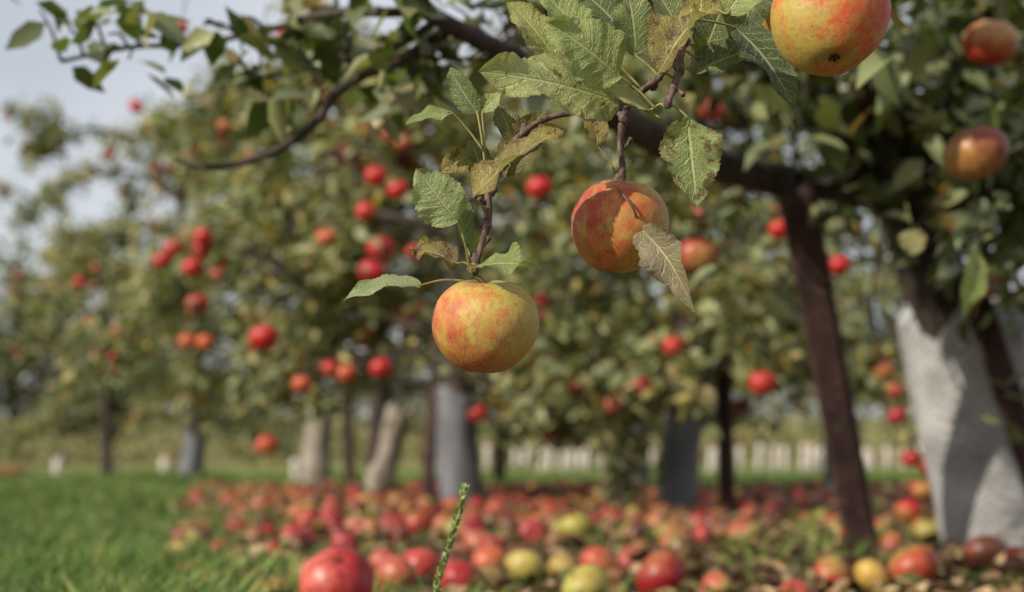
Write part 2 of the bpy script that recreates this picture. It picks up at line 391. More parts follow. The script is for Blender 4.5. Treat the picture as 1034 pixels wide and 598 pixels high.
while len(pts) < 920 and tries < 14000:
    tries += 1
    if R.random() < .5:
        yv = 2.2+R.random()**.8*6.2; x = R.uniform(row_x(yv)-.02, .45*yv+.4)
    else:
        tx, ty = trees[R.integers(1, 5)]; x = tx+R.normal(0, .8); yv = ty-.5+R.normal(0, .8)
        if x < row_x(yv)-.1: continue
    if yv < 2.1 or yv > 8.6: continue
    if yv < 3.6 and R.random() < .60: continue
    if x > .12*yv and yv < 5.4 and R.random() < .55: continue
    if np.min((pa[:, 0]-x)**2+(pa[:, 1]-yv)**2) < .064**2: continue
    dia = R.uniform(.052, .08); z = float(ground_z(x, yv))+dia*.40
    pts.append((x, yv)); pa = np.array(pts)
    if R.random() < .2: rest(np.array([x, yv, z]), dia, yv < 3.6, blush=1, red=lin(104,68,50))
    else: rest(np.array([x, yv, z]), dia, yv < 3.6)
acc.obj('fallen_apples', M_apple)

# ---------------------------------------------------------------- trees
def foliage(spots, n, ls, spread, acc, out=None, cols=None):
    s = spots[R.integers(len(spots), size=n)]+R.normal(0, spread, (n, 3))
    az = R.uniform(0, 6.28, n)
    D = np.stack([np.cos(az), np.sin(az), R.normal(-.35, .55, n)], 1)
    Nn = np.stack([R.normal(-.1, .6, n), R.normal(-.3, .6, n), np.ones(n)*.8], 1)
    L = R.uniform(.7, 1.2, n)*ls
    V, T, C = leaf_cloud(s, D, Nn, L, L*R.uniform(.45, .62, n), leafcols(n) if cols is None else cols(n))
    acc.add(V, T, C)
def tree(x, y, H, rad, nleaf, napp, lean=(0, 0), zlow=.38, limbs=10, apps=(), name='apple_tree', squash=1.0, full=0.0):
    E = empty(name); z0 = float(ground_z(x, y)); wood = Acc(); lv = Acc(); ap = Acc()
    base = np.array([x, y, z0-.03]); top = np.array([x+lean[0], y+lean[1], z0+H*.8])
    tr = [base, base*.65+top*.35+[R.normal(0, .02), 0, 0], base*.3+top*.7+[R.normal(0, .04), R.normal(0, .04), 0], top]
    V, T = tube(tr, [.06, .05, .035, .012], 9, .06, 6); wood.add(V, T)
    C = catmull(tr, 10); spots = []
    for i in range(limbs):
        t = .28+.66*i/limbs; st = C[int(t*(len(C)-1))]; az = i*2.4+R.uniform(-.4, .4)
        ln = rad*R.uniform(.75, 1.15)*(1-(.45-full)*max(0, t-.5)/.5)
        d = np.array([math.cos(az), math.sin(az)*squash]); pp = [st]; rise = R.uniform(.25, .6); droop = R.uniform(.35, 1.0)
        for s in np.linspace(.2, 1, 5):
            q = st+np.array([*(d*ln*s), ln*(rise*s-droop*s*s*.9)])+R.normal(0, .03, 3); q[2] = max(q[2], z0+zlow); pp.append(q)
        V, T = tube(pp, [.024, .016, .006], 6, .05, 4); wood.add(V, T); cc = catmull(pp, 4)
        for k in range(9):
            b = cc[R.integers(4, len(cc))]; dd = unit(R.normal(size=3)*[1, 1, .8]+[d[0]*.5, d[1]*.5, .15]); l2 = R.uniform(.22, .5)
            q = [b, b+dd*l2*.5+[0, 0, .03], b+dd*l2+[0, 0, -.08*R.random()-.3*l2*R.random()]]
            for w in q: w[2] = max(w[2], z0+zlow-.08)
            V, T = tube(q, [.007, .005, .003], 4, 0, 3); wood.add(V, T); spots.append(catmull(q, 5)[3:])
        spots.append(cc[8:])
    spots = np.vstack(spots); foliage(spots, nleaf, .07, .045, lv)
    for (px, py, d, w, col_) in apps:      # a fruiting shoot reaching to each outer apple, leaves above and behind it
        cc = S(px, py, d); M = rotm(R.normal(size=3), R.uniform(0, .5)); apple_into(ap, cc, w, M, True, blush=.8, red=lin(*col_)); apple_stem(ap, cc, w, M, .04)
        tp = cc+[0, 0, w*.8]; nb = spots[np.argmin(np.sum((spots-tp)**2, 1))]; q = [nb, (nb+tp)/2+[0, 0, .06], tp]
        V, T = tube(q, [.006, .003], 4, 0, 5); wood.add(V, T)
        foliage(catmull(q, 6)+[0, .06, .03], 9, .06, .025, lv)
    outer = spots[np.argsort(spots[:, 1]+R.normal(0, .5, len(spots)))[:len(spots)*2//3]]
    for k in range(napp):
        c = outer[R.integers(len(outer))]+R.normal(0, .03, 3)-[0, .05, .05]
        for q in range(1 if R.random() < .6 else 2):
            cc = c+(R.normal(0, .045, 3) if q else 0); M = rotm(R.normal(size=3), R.uniform(0, .5)); apple_into(ap, cc, R.uniform(.06, .08), M, blush=R.uniform(.2, 1.3)); apple_stem(ap, cc, .07, M, .02)
    wood.obj('trunk_and_limbs', M_bark, E); lv.obj('leaves', M_leaf, E)
    if ap.n: ap.obj('apples', M_apple, E)
    return E
def guard(x, y, dx, dy, h, r0, r1, m, name='tree_guard'):
    z0 = float(ground_z(x, y)); a = Acc(); nh, ns = 14, 40; V = []; U = []
    for side, off in ((0, 0), (1, -.004)):
        for i in range(nh+1):
            t = i/nh
            for j in range(ns+1):
                th = 5.9*j/ns*1.09+2.0; rr = (r0*(1-t)+r1*t)*(1+.05*math.sin(2*th+3*t)+.02*math.sin(5*th-7*t))+off+.006*j/ns+.003*math.sin(9*t+3*th)
                V.append([x+dx*t+rr*math.cos(th), y+dy*t+rr*math.sin(th), z0-.01+h*t+.02*t*math.sin(th*2)]); U.append([th*rr, h*t])
    T = []; s = ns+1; off = (nh+1)*s
    for i in range(nh):
        for j in range(ns):
            q = i*s+j; T += [[q, q+1, q+s+1], [q, q+s+1, q+s]]; q += off; T += [[q, q+s+1, q+1], [q, q+s, q+s+1]]
    for j in range(ns):
        q = nh*s+j; T += [[q, q+1, q+off+1], [q, q+off+1, q+off]]
    return mesh_obj(name, V, T, m, UV=U)
def stake(p0, p1, r, name='wooden_stake'):
    p0 = np.array(p0); p1 = np.array(p1); V = []; ax = unit(p1-p0); A = unit(np.cross(ax, [0.3, 1, 0])); B = np.cross(ax, A)
    an = [(1,.75),(.75,1),(-.75,1),(-1,.75),(-1,-.75),(-.75,-1),(.75,-1),(1,-.75)]; ts = [0,.1,.2,.3,.4,.5,.6,.7,.8,.9,.985,1]
    for t in ts:
        k = r*(.82 if t == 1 else 1)*(1+R.normal(0, .015)); V += [p0+(p1-p0)*t+A*a*k+B*b*k for a, b in an]
    T = []
    for i in range(len(ts)-1):
        for j in range(8): a = i*8+j; b = i*8+(j+1) % 8; T += [[a, b, b+8], [a, b+8, a+8]]
    e = (len(ts)-1)*8; T += [[e, e+j, e+j+1] for j in range(1, 7)]
    return mesh_obj(name, V, T, M_stake, smooth=False)

rd = (192,46,44); og = (200,100,62)
tree(.58, 5.1, 2.3, .85, 5200, 14, lean=(.1, 0), zlow=.55, apps=[(770,387,4.3,.085,(186,60,48)),(680,350,4.4,.07,rd),(788,232,4.3,.075,rd),(847,268,4.4,.07,rd),(714,218,4.1,.085,(182,42,48)),(720,112,4.1,.08,(170,66,48))])
tree(-.21, 5.9, 2.5, 1.15, 7800, 44, lean=(-.05, 0), zlow=.48, apps=[(267,341,4.5,.095,rd),(385,252,4.5,.09,rd),(376,275,4.4,.09,(186,38,52)),(545,190,4.5,.085,rd),(385,372,4.6,.075,rd),(350,377,4.6,.07,og),(333,373,4.6,.07,rd),(483,418,4.9,.07,rd),(305,388,4.7,.07,og),(402,192,4.6,.07,rd),(380,178,4.6,.075,rd),(370,214,4.6,.07,rd),(420,255,4.6,.065,rd),(330,240,4.6,.07,og),(595,245,4.6,.07,og)])
tree(-.66, 7.0, 2.8, 1.25, 8000, 52, zlow=.4, apps=[(200,307,5.6,.095,rd),(195,270,5.6,.085,rd),(205,240,5.6,.08,rd),(205,252,5.7,.08,rd),(176,250,5.7,.08,rd),(165,263,5.7,.08,rd),(190,345,5.8,.08,og),(208,346,5.8,.08,og),(270,450,5.7,.095,(196,76,58)),(305,385,5.9,.08,og)])
tree(-1.25, 9.0, 3.3, 1.45, 9500, 60, zlow=.35, limbs=13, full=.15)
tree(-2.35, 10.4, 3.6, 1.45, 10500, 46, zlow=.35, limbs=14, full=.25, apps=[(82,285,8.9,.1,rd),(91,325,8.9,.08,og),(138,108,9,.1,rd),(146,132,9,.09,rd),(141,345,8.9,.08,og),(141,420,8.9,.09,og)])
tree(-3.7, 13.0, 2.7, 1.4, 6000, 18, zlow=.4)
tree(1.75, 7.6, 2.1, 1.0, 4200, 18, zlow=.75)
tree(.75, 8.6, 2.5, 1.15, 5000, 24, zlow=.75)
tree(3.3, 9.6, 1.7, 1.1, 4200, 18, zlow=.7)
tree(-.1, 11.5, 2.4, 1.2, 4500, 18, zlow=.85)
guard(.58, 5.1, .03, 0, .38, .07, .065, M_guardd)
guard(-.21, 5.9, -.03, 0, .50, .09, .075, M_guardd)
guard(-.68, 7.0, .12, 0, .46, .07, .06, M_guardw)
guard(-1.25, 9.0, .03, 0, .50, .09, .08, M_guardw)
guard(-2.35, 10.4, .03, 0, .40, .08, .08, M_guardd)
guard(.75, 8.6, .0, 0, .5, .08, .08, M_guardd); guard(1.75, 7.6, .0, 0, .5, .08, .08, M_guardd)
stake([.79, 5.2, -.02], [.77, 5.2, .62], .028)
stake([-.36, 5.95, -.02], [-.30, 5.9, .8], .022); stake([-1.02, 9., -.05], [-1.06, 9, .8], .03)

E = empty('sucker_shoots'); w = Acc(); l = Acc()
for i in range(12):
    x, yv = .40+R.normal(0, .04), 4.95+R.normal(0, .05); q = [np.array([x, yv, 0]), np.array([x+R.normal(0, .03), yv, .25]), np.array([x+R.normal(0, .06), yv, R.uniform(.4, .65)])]
    V, T = tube(q, [.005, .003], 5); w.add(V, T); foliage(catmull(q, 6)[2:], 34, .05, .03, l)
w.obj('stems', M_twig, E); l.obj('leaves', M_leaf, E)

# ------------------------------------------------------------ near tree (right)
E0 = empty('apple_tree'); wood = Acc(); lv = Acc(); ap = Acc(); tw = Acc()
def br(pts, r, acc=wood, sides=9, jit=.05, raw=False):
    P = [S(*q) for q in pts]; V, T = tube(P, r, sides, jit, 6); acc.add(V, T); return catmull(P, 6)
br([(1012,575,3.55),(985,440,3.5),(962,330,3.45),(930,250,3.35),(905,190,3.25)], [.085,.085,.08,.075,.06], sides=14)
L1 = br([(905,200,3.25),(850,188,3.1),(800,184,3.0),(740,172,2.8),(680,150,2.55),(640,128,2.35),(580,95,2.1),(520,60,1.95),(430,12,1.8),(370,-30,1.75)], [.05,.038,.035,.032,.028,.024,.016,.011,.007])
B = [br([(905,200,3.25),(940,120,3.0),(985,40,2.8),(1020,-60,2.6)], [.05,.03,.012]),
 br([(905,205,3.25),(890,120,2.95),(860,40,2.6),(820,-60,2.3),(780,-150,1.9),(745,-150,1.5)], [.045,.025,.009]),
 br([(915,200,3.25),(980,175,3.0),(1040,150,2.8),(1110,160,2.6)], [.04,.02,.01]),
 br([(880,190,3.2),(800,95,2.8),(720,45,2.6),(650,5,2.5),(600,-40,2.4)], [.03,.018,.008]),
 br([(905,200,3.25),(960,90,3.4),(930,-20,3.5),(900,-120,3.5)], [.04,.02,.01]),
 br([(925,215,3.3),(1000,200,3.1),(1060,240,3.0),(1120,300,2.9)], [.03,.015,.006]),
 br([(940,200,3.3),(1100,60,3.6),(1200,-50,3.8)], [.04,.02,.01])]
UL = [br([(455,30,1.85),(400,62,1.9),(345,88,1.95),(322,120,1.95),(290,146,1.95),(240,166,1.95),(200,168,1.95),(176,160,1.95)], [.008,.007,.0065,.005,.003], sides=7),
 br([(430,12,1.8),(330,14,1.9),(280,28,1.95),(200,44,2.0),(130,48,2.0),(62,62,2.0)], [.007,.005,.004,.003], sides=7),
 br([(440,22,1.82),(400,46,1.9),(340,62,2.0),(290,74,2.0),(240,80,2.0)], [.006,.005,.004,.002], sides=7)]
spots = []
for k, b in enumerate(B):
    for i in range(22):
        a = b[R.integers(4, len(b))]; d = unit(R.normal(size=3)*[1, .8, .8]+[0, 0, -.1]); l2 = R.uniform(.12, .36)
        q = [a, a+d*l2*.5+[0, 0, .02], a+d*l2-[0, 0, .06]]
        if q[2][1] < 1.9 and k != 1: continue
        V, T = tube(q, [.005, .004, .002], 5, 0, 3); wood.add(V, T); spots.append(catmull(q, 5)[2:])
spots = np.vstack(spots)
pxs = spots[:, 0]/spots[:, 1]*F+517; pys = 450-(spots[:, 2]-CH)/spots[:, 1]*F
keep = (spots[:, 1] > 1.75) & ~((pys > 215) & (pxs < 880)) & ~((pxs > 860) & (pxs < 960) & (pys > 190)) & (pxs > 560) & ~((pxs < 830) & (pys > 118))
spots = spots[keep]
dk = np.array([lin(88,106,54), lin(118,128,76), lin(62,78,44), lin(144,146,98), lin(142,116,68), lin(98,114,90)])
dc = lambda n: leafcols(n, dk, np.array([.28,.22,.2,.13,.07,.1]))
foliage(spots, 2600, .076, .035, lv, cols=dc)
sp = []
for i in range(12):
    a = L1[R.integers(12, len(L1))]; d = unit(R.normal(size=3)+[0, .4, 1.3]); q = [a, a+d*.06, a+d*R.uniform(.1, .2)]
    V, T = tube(q, [.004, .002], 5, 0, 3); wood.add(V, T); sp.append(catmull(q, 4)[1:])
sp = np.vstack(sp); foliage(sp, 150, .066, .02, lv, cols=dc)
sp = []
for (px, py) in [(40,10),(70,30),(110,35),(140,20),(165,40),(205,25),(240,20),(285,12),(320,-5),(350,5),(390,18),(420,40),(470,30),(455,5),(500,10),(245,55),(262,70),(330,50),(360,72),(385,90),(300,90),(130,60),(90,15),(440,70),(400,60),(520,-5),(555,8),(410,100),(440,110),(470,60),(350,30),(300,40)]:
    c = S(px, py, 1.95+R.normal(0, .05)); sp.append(c+R.normal(0, .01, (4, 3)))
    nb = min((b for u_ in UL+[L1] for b in u_), key=lambda b: np.sum((b-c)**2))
    V, T = tube([nb, (nb+c)/2+[0, 0, .01], c], [.003, .0015], 5, 0, 3); wood.add(V, T)
foliage(np.vstack(sp), 190, .058, .018, lv, cols=dc)
foliage(np.array([S(975,250,2.4), S(972,235,2.4), S(1000,215,2.5), S(920,225,2.6), S(1010,240,2.5), S(950,215,2.6)]), 26, .06, .02, lv, cols=dc)
for (px, py, d, w, c) in [(1000,44,2.3,.085,(170,58,42)),(985,156,2.2,.098,(134,56,42)),(705,259,2.45,.074,(170,42,52)),(263,38,2.9,.045,rd),(183,28,3,.03,rd),(325,10,3.2,.04,rd),
     (1005,290,3.6,.06,rd),(892,375,4.0,.06,(168,46,52)),(905,395,4,.05,(168,46,52)),(906,420,4,.055,(168,46,52)),(932,495,3.9,.07,(182,56,50)),(938,470,3.9,.06,(172,46,50)),(920,463,3.9,.055,(172,46,50)),(917,516,3.9,.07,rd)]:
    cc = S(px, py, d); M = rotm(R.normal(size=3), .3); apple_into(ap, cc, w, M, True, blush=.3, red=lin(*c), grn=lin(176,134,76)); apple_stem(ap, cc, w, M, .05)
for pl in [[(900,215,3.3),(880,300,3.8),(893,360,4),(906,410,4),(925,455,3.9),(935,500,3.9)], [(900,200,3.3),(730,175,2.9),(712,215,2.5),(706,245,2.45)], [(950,190,3.2),(1010,240,3.6),(1006,280,3.6)]]:
    c = br(pl, [.006,.004,.002], sides=5, jit=0); foliage(c[10:], 26, .05, .03, lv)

# hero twigs --------------------------------------------------------------
def tb(pts, r, sides=10, jit=.07): 
    P = [S(*q) for q in pts]; P = [P[0]]+[q+R.normal(0, .0008, 3) for q in P[1:-1]]+[P[-1]]
    V, T = tube(P, r, sides, jit, 7); tw.add(V, T); return P
tb([(745,-150,1.5),(735,-90,1.25),(712,-30,1.1),(697,10,1.06),(692,40,1.05),(684,75,1.04),(674,105,1.03)], [.005,.0035,.003,.0026,.003,.0022])
tb([(692,45,1.05),(668,78,1.06),(640,100,1.08),(629,118,1.09),(627,145,1.09),(629,170,1.09),(625,188,1.09)], [.0026,.0025,.0024,.003,.0024,.0026,.0038])
tb([(668,78,1.06),(620,104,1.06),(560,118,1.055),(530,132,1.05),(510,155,1.05),(495,190,1.05),(491,222,1.05),(484,255,1.05),(478,276,1.05)], [.0022,.0021,.0021,.0024,.0026,.0024,.0028,.0024,.0036])
def spur(px, py, d, r=.0036):
    c = S(px, py, d)
    for k in range(3):
        V, T = tube([c+[0, 0, -.004], c+[R.normal(0, .001), 0, 0], c+[R.normal(0, .002), 0, .005]], [r*.5, r, r*.45], 8, .15, 3); tw.add(V, T)
for q in [(478,272,1.05),(480,262,1.05),(496,192,1.05),(490,228,1.05),(627,178,1.09),(624,186,1.09),(630,120,1.09),(674,104,1.03),(685,72,1.04),(530,132,1.05),(692,42,1.05),(660,86,1.07)]: spur(*q)
for (px, py, d, qx, qy) in [(500,178,1.05,512,166),(492,214,1.05,484,200),(680,88,1.035,690,96),(630,150,1.09,637,140),(545,126,1.05,552,140),(486,250,1.05,494,240)]:
    V, T = tube([S(px, py, d), S((px+qx)/2+1, (py+qy)/2, d), S(qx, qy, d-.004)], [.0018, .0014, .002], 7, .1, 4); tw.add(V, T)

HL = Acc(); PT = Acc()
def hero_leaf(b, t, wpx, nh, fold=.15, sag=.06, tint=(120,140,80), blem=.3, wave=.06, att=None, twist=0.0, sw=.0):
    b = S(*b); t = S(*t); ax = t-b; L = np.linalg.norm(ax); D = ax/L; Sd = unit(np.cross(nh, D)); Nn = np.cross(D, Sd)
    W = wpx/F*b[1]; nu, nv = 96, 10
    us = np.linspace(0, 1, nu+1); vs = np.linspace(-1, 1, nv+1)
    U_, V_ = np.meshgrid(us, vs, indexing='ij')
    prof = (np.sin(math.pi*us**.80)**.72)*(1-.25*us); prof = prof/prof.max()
    saw = 1-.13*((us*17) % 1.0)*(.6+.4*np.sin(us*40)); saw[0] = 1
    pf = np.clip(prof*saw, .012, None)
    pf[-4:] *= [.85, .6, .35, .1]
    ph = R.uniform(0, 6, 4)
    half = W/2*pf[:, None]*V_*np.where(V_ > 0, R.uniform(.88, 1.06), R.uniform(.88, 1.06))
    hgt = L*sag*np.sin(math.pi*U_)+fold*np.abs(half)+wave*W*(np.sin(U_*9+ph[0])*V_+.7*np.sin(U_*17+ph[1]+V_*2)*np.abs(V_))*np.abs(V_)
    hgt = hgt-.014*W*np.cos((U_-np.abs(V_)*.2)*8*2*math.pi)*np.abs(V_)**.5*pf[:, None]
    an = twist*(U_-.3)
    P = b+D*(L*U_)[..., None]+(Sd*(half*np.cos(an))[..., None]+Nn*(hgt+half*np.sin(an))[..., None])+Sd*(sw*L*np.sin(math.pi*U_))[..., None]
    V = P.reshape(-1, 3); s = nv+1; i = (np.arange(nu)[:, None]*s+np.arange(nv)[None]).ravel()
    T = np.concatenate([np.stack([i, i+s, i+s+1], 1), np.stack([i, i+s+1, i+1], 1)])
    C = np.ones((len(V), 4)); C[:, :3] = lin(*tint); C[:, 3] = blem
    HL.add(V, T, C, np.stack([U_.ravel(), V_.ravel()], 1))
    if att is not None:
        a = S(*att); mdl = (a+b)/2+R.normal(0, .0012, 3)+[0, 0, .002]; V, T = tube([a, mdl, b, b+D*L*.1+Nn*L*sag*.3], [.0011, .0008, .0008, .0005], 6, 0, 4); PT.add(V, T, lin(150,150,96))
G1 = (176,182,124); G2 = (154,168,104); G3 = (124,138,88); OL = (150,132,76)
hero_leaf((626,104,1.05),(482,72,1.0),80,[-.1,-1,.45],.15,.04,G1,.55,att=(668,120,1.04),wave=.09)
hero_leaf((626,78,1.03),(552,22,1.01),70,[-.2,-1,.35],.2,.05,G2,.2,att=(664,112,1.035),wave=.08)
hero_leaf((560,58,1.06),(512,2,1.06),46,[.4,-1,.3],.3,.05,(172,172,104),.45,att=(640,98,1.07))
hero_leaf((590,40,1.07),(545,-10,1.07),44,[.2,-1,.3],.3,.05,G2,.3,att=(650,92,1.07))
hero_leaf((642,56,1.07),(632,-16,1.07),48,[.2,-1,.2],.2,.06,G3,.5,att=(668,80,1.06))
hero_leaf((655,112,1.04),(596,84,1.03),30,[-.2,-.7,.8],.2,.05,G1,.2,att=(672,108,1.03))
hero_leaf((666,74,1.03),(734,0,1.02),66,[-.6,-.7,.5],.6,.12,(146,130,76),.65,att=(682,80,1.04),wave=.12)
hero_leaf((690,42,1.04),(650,-25,1.05),46,[.5,-1,.1],.3,.05,G3,.4,att=(692,44,1.05))
hero_leaf((733,14,1.0),(772,-30,1.0),52,[-.2,-1,.3],.2,.05,G2,.2,att=(698,12,1.06))
hero_leaf((742,28,1.08),(802,108,1.06),60,[.5,-.8,0],.3,.06,(66,86,50),.2,att=(700,20,1.06))
hero_leaf((700,74,1.09),(764,50,1.09),40,[0,-.8,.5],.3,.06,(80,98,58),.2,att=(685,72,1.05))
hero_leaf((708,60,1.1),(738,-20,1.1),50,[0.2,-.8,.3],.3,.06,(74,92,54),.3,att=(690,50,1.05))
hero_leaf((690,66,1.08),(676,10,1.09),40,[-.2,-.8,.3],.3,.06,(100,112,68),.4,att=(690,50,1.05))
hero_leaf((694,119,1.03),(704,208,1.02),68,[.1,-1,.15],.15,-.03,(142,158,98),.7,att=(673,104,1.03),wave=.08)
hero_leaf((646,230,1.06),(702,316,1.03),44,[-.7,-.8,.3],.7,.08,(160,142,128),.35,wave=.2,sw=.08,twist=.6)
hero_leaf((462,224,1.04),(420,170,1.03),54,[-.4,-1,.3],.15,.05,(158,172,124),.35,att=(474,270,1.05))
hero_leaf((478,200,1.03),(571,130,1.02),50,[-.35,-.6,.8],.35,.07,(140,124,66),.6,att=(492,222,1.05),wave=.11)
hero_leaf((506,178,1.06),(550,110,1.07),40,[.2,-1,.5],.4,.05,(112,106,56),.5,att=(497,188,1.05))
hero_leaf((456,114,1.05),(409,125,1.04),28,[0,-.7,.8],.2,.05,G2,.3,att=(488,152,1.05))
hero_leaf((482,114,1.06),(454,68,1.07),34,[-.8,-.8,.3],.2,.05,(90,108,62),.3,att=(492,192,1.05))
hero_leaf((487,114,1.06),(506,93,1.06),22,[0,-.8,.5],.2,.05,G1,.2,att=(493,192,1.05))
hero_leaf((476,156,1.07),(444,174,1.07),32,[.2,-1,.2],.5,.05,OL,.7,att=(492,200,1.05))
hero_leaf((488,182,1.07),(474,140,1.07),34,[.5,-1,.2],.3,.05,(96,106,62),.5,att=(492,212,1.05))
hero_leaf((520,150,1.08),(500,100,1.09),34,[.5,-1,.2],.3,.05,(88,98,56),.5,att=(508,160,1.05))
hero_leaf((425,288,1.04),(347,303,1.02),36,[-.1,-.6,.9],.25,.09,(156,170,122),.35,att=(470,284,1.05))
hero_leaf((462,266,1.05),(414,252,1.06),34,[.2,-.7,.6],.4,.08,(124,104,64),.7,att=(476,270,1.05),wave=.16)
hero_leaf((476,272,1.03),(547,272,1.0),44,[.05,-.75,.9],.3,.08,(144,160,100),.4,att=(478,280,1.05),wave=.14)
hero_leaf((470,248,1.05),(452,176,1.06),28,[.8,-1,.1],.3,.05,(118,138,90),.3,att=(476,272,1.05))
hero_leaf((604,148,1.09),(596,108,1.1),28,[.2,-1,.2],.4,.05,OL,.6,att=(624,182,1.09))
hero_leaf((640,46,1.12),(588,-8,1.13),60,[.2,-1,.4],.3,.05,(90,106,62),.4,att=(690,30,1.06))
hero_leaf((760,-20,1.1),(748,44,1.09),48,[.2,-1,.2],.4,.05,(74,92,56),.3,att=(712,-20,1.1))
hero_leaf((590,104,1.09),(545,92,1.1),36,[.2,-1,.4],.3,.05,(94,108,66),.4,att=(620,104,1.06))
hero_leaf((920,232,2.3),(924,258,2.3),32,[0,-1,.1],.1,.03,(186,178,132),.3,att=(915,205,2.4))
hero_leaf((984,252,2.0),(972,322,2.0),32,[.5,-1,.1],.3,.05,(150,166,98),.2,att=(992,225,2.1))
V, T = tube([S(616,182,1.085), S(628,195,1.055), S(640,212,1.05), S(646,230,1.06), S(660,256,1.05)], [.0011,.0009,.0009,.0008], 6, 0, 5); PT.add(V, T, lin(120,96,74))
wood.obj('trunk_and_limbs', M_bark, E0); lv.obj('leaves', M_leaf, E0); ap.obj('apples', M_apple, E0)
tw.obj('fruiting_twigs', M_twig, E0); HL.obj('near_leaves', M_hleaf, E0); PT.obj('leaf_stalks', M_plain, E0)

# hero apples
HV, HT = apple_template(96, 64)
def hero_apple(px, py, d, wpx, hs, tilt, bdir, bl, stem_to, cols):
    c = S(px, py, d); dia = wpx/F*d; M = rotm(*tilt)
    m = hero_apple_material('apple_skin_ripe', bdir, bl, *cols)
    E = empty('apple'); E.location = tuple(c)
    V = HV*np.array([1, 1, hs])*dia/2
    o = mesh_obj('fruit', V, HT, m, parent=E)
    o.matrix_local = Matrix([list(M[0])+[0], list(M[1])+[0], list(M[2])+[0], [0, 0, 0, 1]])
    a = Acc(); s0 = M@np.array([0, 0, dia*.5*.5]); s1 = S(*stem_to)-c
    Vt, Tt = tube([s0, s0*.6+s1*.4+M@np.array([.002, 0, .004]), s1], [.0016, .0013, .0024], 8, .03, 5); a.add(Vt, Tt, lin(110,92,58))
    a.obj('stem', M_plain, E)
    a = Acc(); zb = -.74*hs*dia/2
    for k in range(5):
        th = k*1.2566; dr = np.array([math.cos(th), math.sin(th), 0])
        pts = [M@(dr*.001+[0, 0, zb]), M@(dr*.0035+[0, 0, zb-.0022]), M@(dr*.0018+np.array([0, 0, zb-.0035]))]
        Vt, Tt = tube(pts, [.0014, .0012, .0004], 5, .1, 3); a.add(Vt, Tt, lin(104,84,54))
    a.obj('calyx', M_plain, E)
hero_apple(490,329,1.05,107,1.0,([1,.25,0],.22),[-.6,-.2,-.5],.40,(479,278,1.05),(lin(168,78,50), lin(188,122,66), lin(180,160,82)))
hero_apple(625,229,1.09,97,1.07,([.3,1,0],.18),[-.6,-.3,.1],.46,(625,188,1.09),(lin(164,62,44), lin(186,108,62), lin(180,154,78)))
hero_apple(838,19,.98,117,1.04,([1,0,0],-.40),[.6,-.3,.5],.56,(832,-50,1.0),(lin(176,54,38), lin(194,96,52), lin(176,150,74)))
hero_apple(797,10,1.12,70,1.04,([0,1,0],.3),[.5,-.4,.5],.5,(790,-40,1.12),(lin(172,62,36), lin(196,100,48), lin(176,142,66)))
a = Acc()
for pl in ([(745,-150,1.5),(790,-110,1.15),(825,-75,1.02),(832,-50,1.0)], [(790,-110,1.15),(795,-75,1.12),(790,-40,1.12)]):
    V, T = tube([S(*q) for q in pl], [.004, .003, .003], 8, .05, 6); a.add(V, T)
a.obj('fruiting_spur', M_twig, E0)

guard(1.235, 3.55, -.13, -.06, .60, .15, .15, M_guard)
stake(S(874,566,3.4), S(803,186,2.95), .036)
stake(S(1075,570,3.3), S(985,300,3.2), .03)

# ------------------------------------------------------------ seeding grass spike
E = empty('grass_seed_head'); a = Acc(); P = [S(436,760,1.22), S(436,640,1.22), S(442,590,1.22), S(456,545,1.22), S(469,495,1.22)]
V, T = tube(P, [.0016,.0016,.0014,.0008], 6); a.add(V, T, lin(140,154,92)); a.obj('stalk', M_plain, E)
cc = catmull(P, 14)[18:]; idx = np.repeat(np.arange(len(cc)), 6); n = len(idx); ax = unit(P[-1]-P[-3])
az = R.uniform(0, 6.28, n); D = np.stack([np.cos(az), np.sin(az)*1, np.zeros(n)], 1)+ax*1.5
V, T, C = leaf_cloud(cc[idx], D, R.normal(size=(n, 3)), np.full(n, .007), np.full(n, .0028), leafcols(n, np.array([lin(150,166,104), lin(124,142,80)]), np.ones(2)))
mesh_obj('spikelets', V, T, M_grass, C, parent=E)

# ------------------------------------------------------------ far things
a = Acc()
def sap(x, y, h, r=.055):
    z = float(ground_z(x, y)); lx = R.normal(0, .02)
    V, T = tube([[x, y, z-.02], [x+lx*.5, y, z+h*.5], [x+lx, y, z+h]], [r*1.05, r, r*.95], 8, .02, 2); a.add(V, T, lin(222,222,218))
    V, T = tube([[x+r+.03, y, z-.02], [x+r+.03, y, z+h*1.15]], [.018, .018], 4, 0, 1); a.add(V, T, lin(150,128,100))
for px, h in ((57,.5),(110,.42),(167,.45),(300,.45)): sap((px-517)/F*23, 23, h, .07)
for px in range(440, 860, 13):
    sap((px+R.uniform(-3, 3)-517)/F*38, 38+R.normal(0, .8), R.uniform(.5, .75), .07)
    if R.random() < .3: sap((px+R.uniform(-3, 3)-517)/F*44, 44+R.normal(0, .8), R.uniform(.5, .65), .07)
for px in range(880, 1300, 16): sap((px-517)/F*42, 42, R.uniform(.5, .7), .08)
a.obj('sapling_guards', M_plain)
a = Acc(); cx, cy = (3-517)/F*20, 20; cz = float(ground_z(cx, cy))
def box(x0, x1, y0, y1, z0, z1, c):
    V = np.array([[x, y, z] for x in (x0, x1) for y in (y0, y1) for z in (z0, z1)])
    T = np.array([[0,1,3],[0,3,2],[4,6,7],[4,7,5],[0,4,5],[0,5,1],[2,3,7],[2,7,6],[0,2,6],[0,6,4],[1,5,7],[1,7,3]]); a.add(V, T, c)
wc = lin(160,100,72)
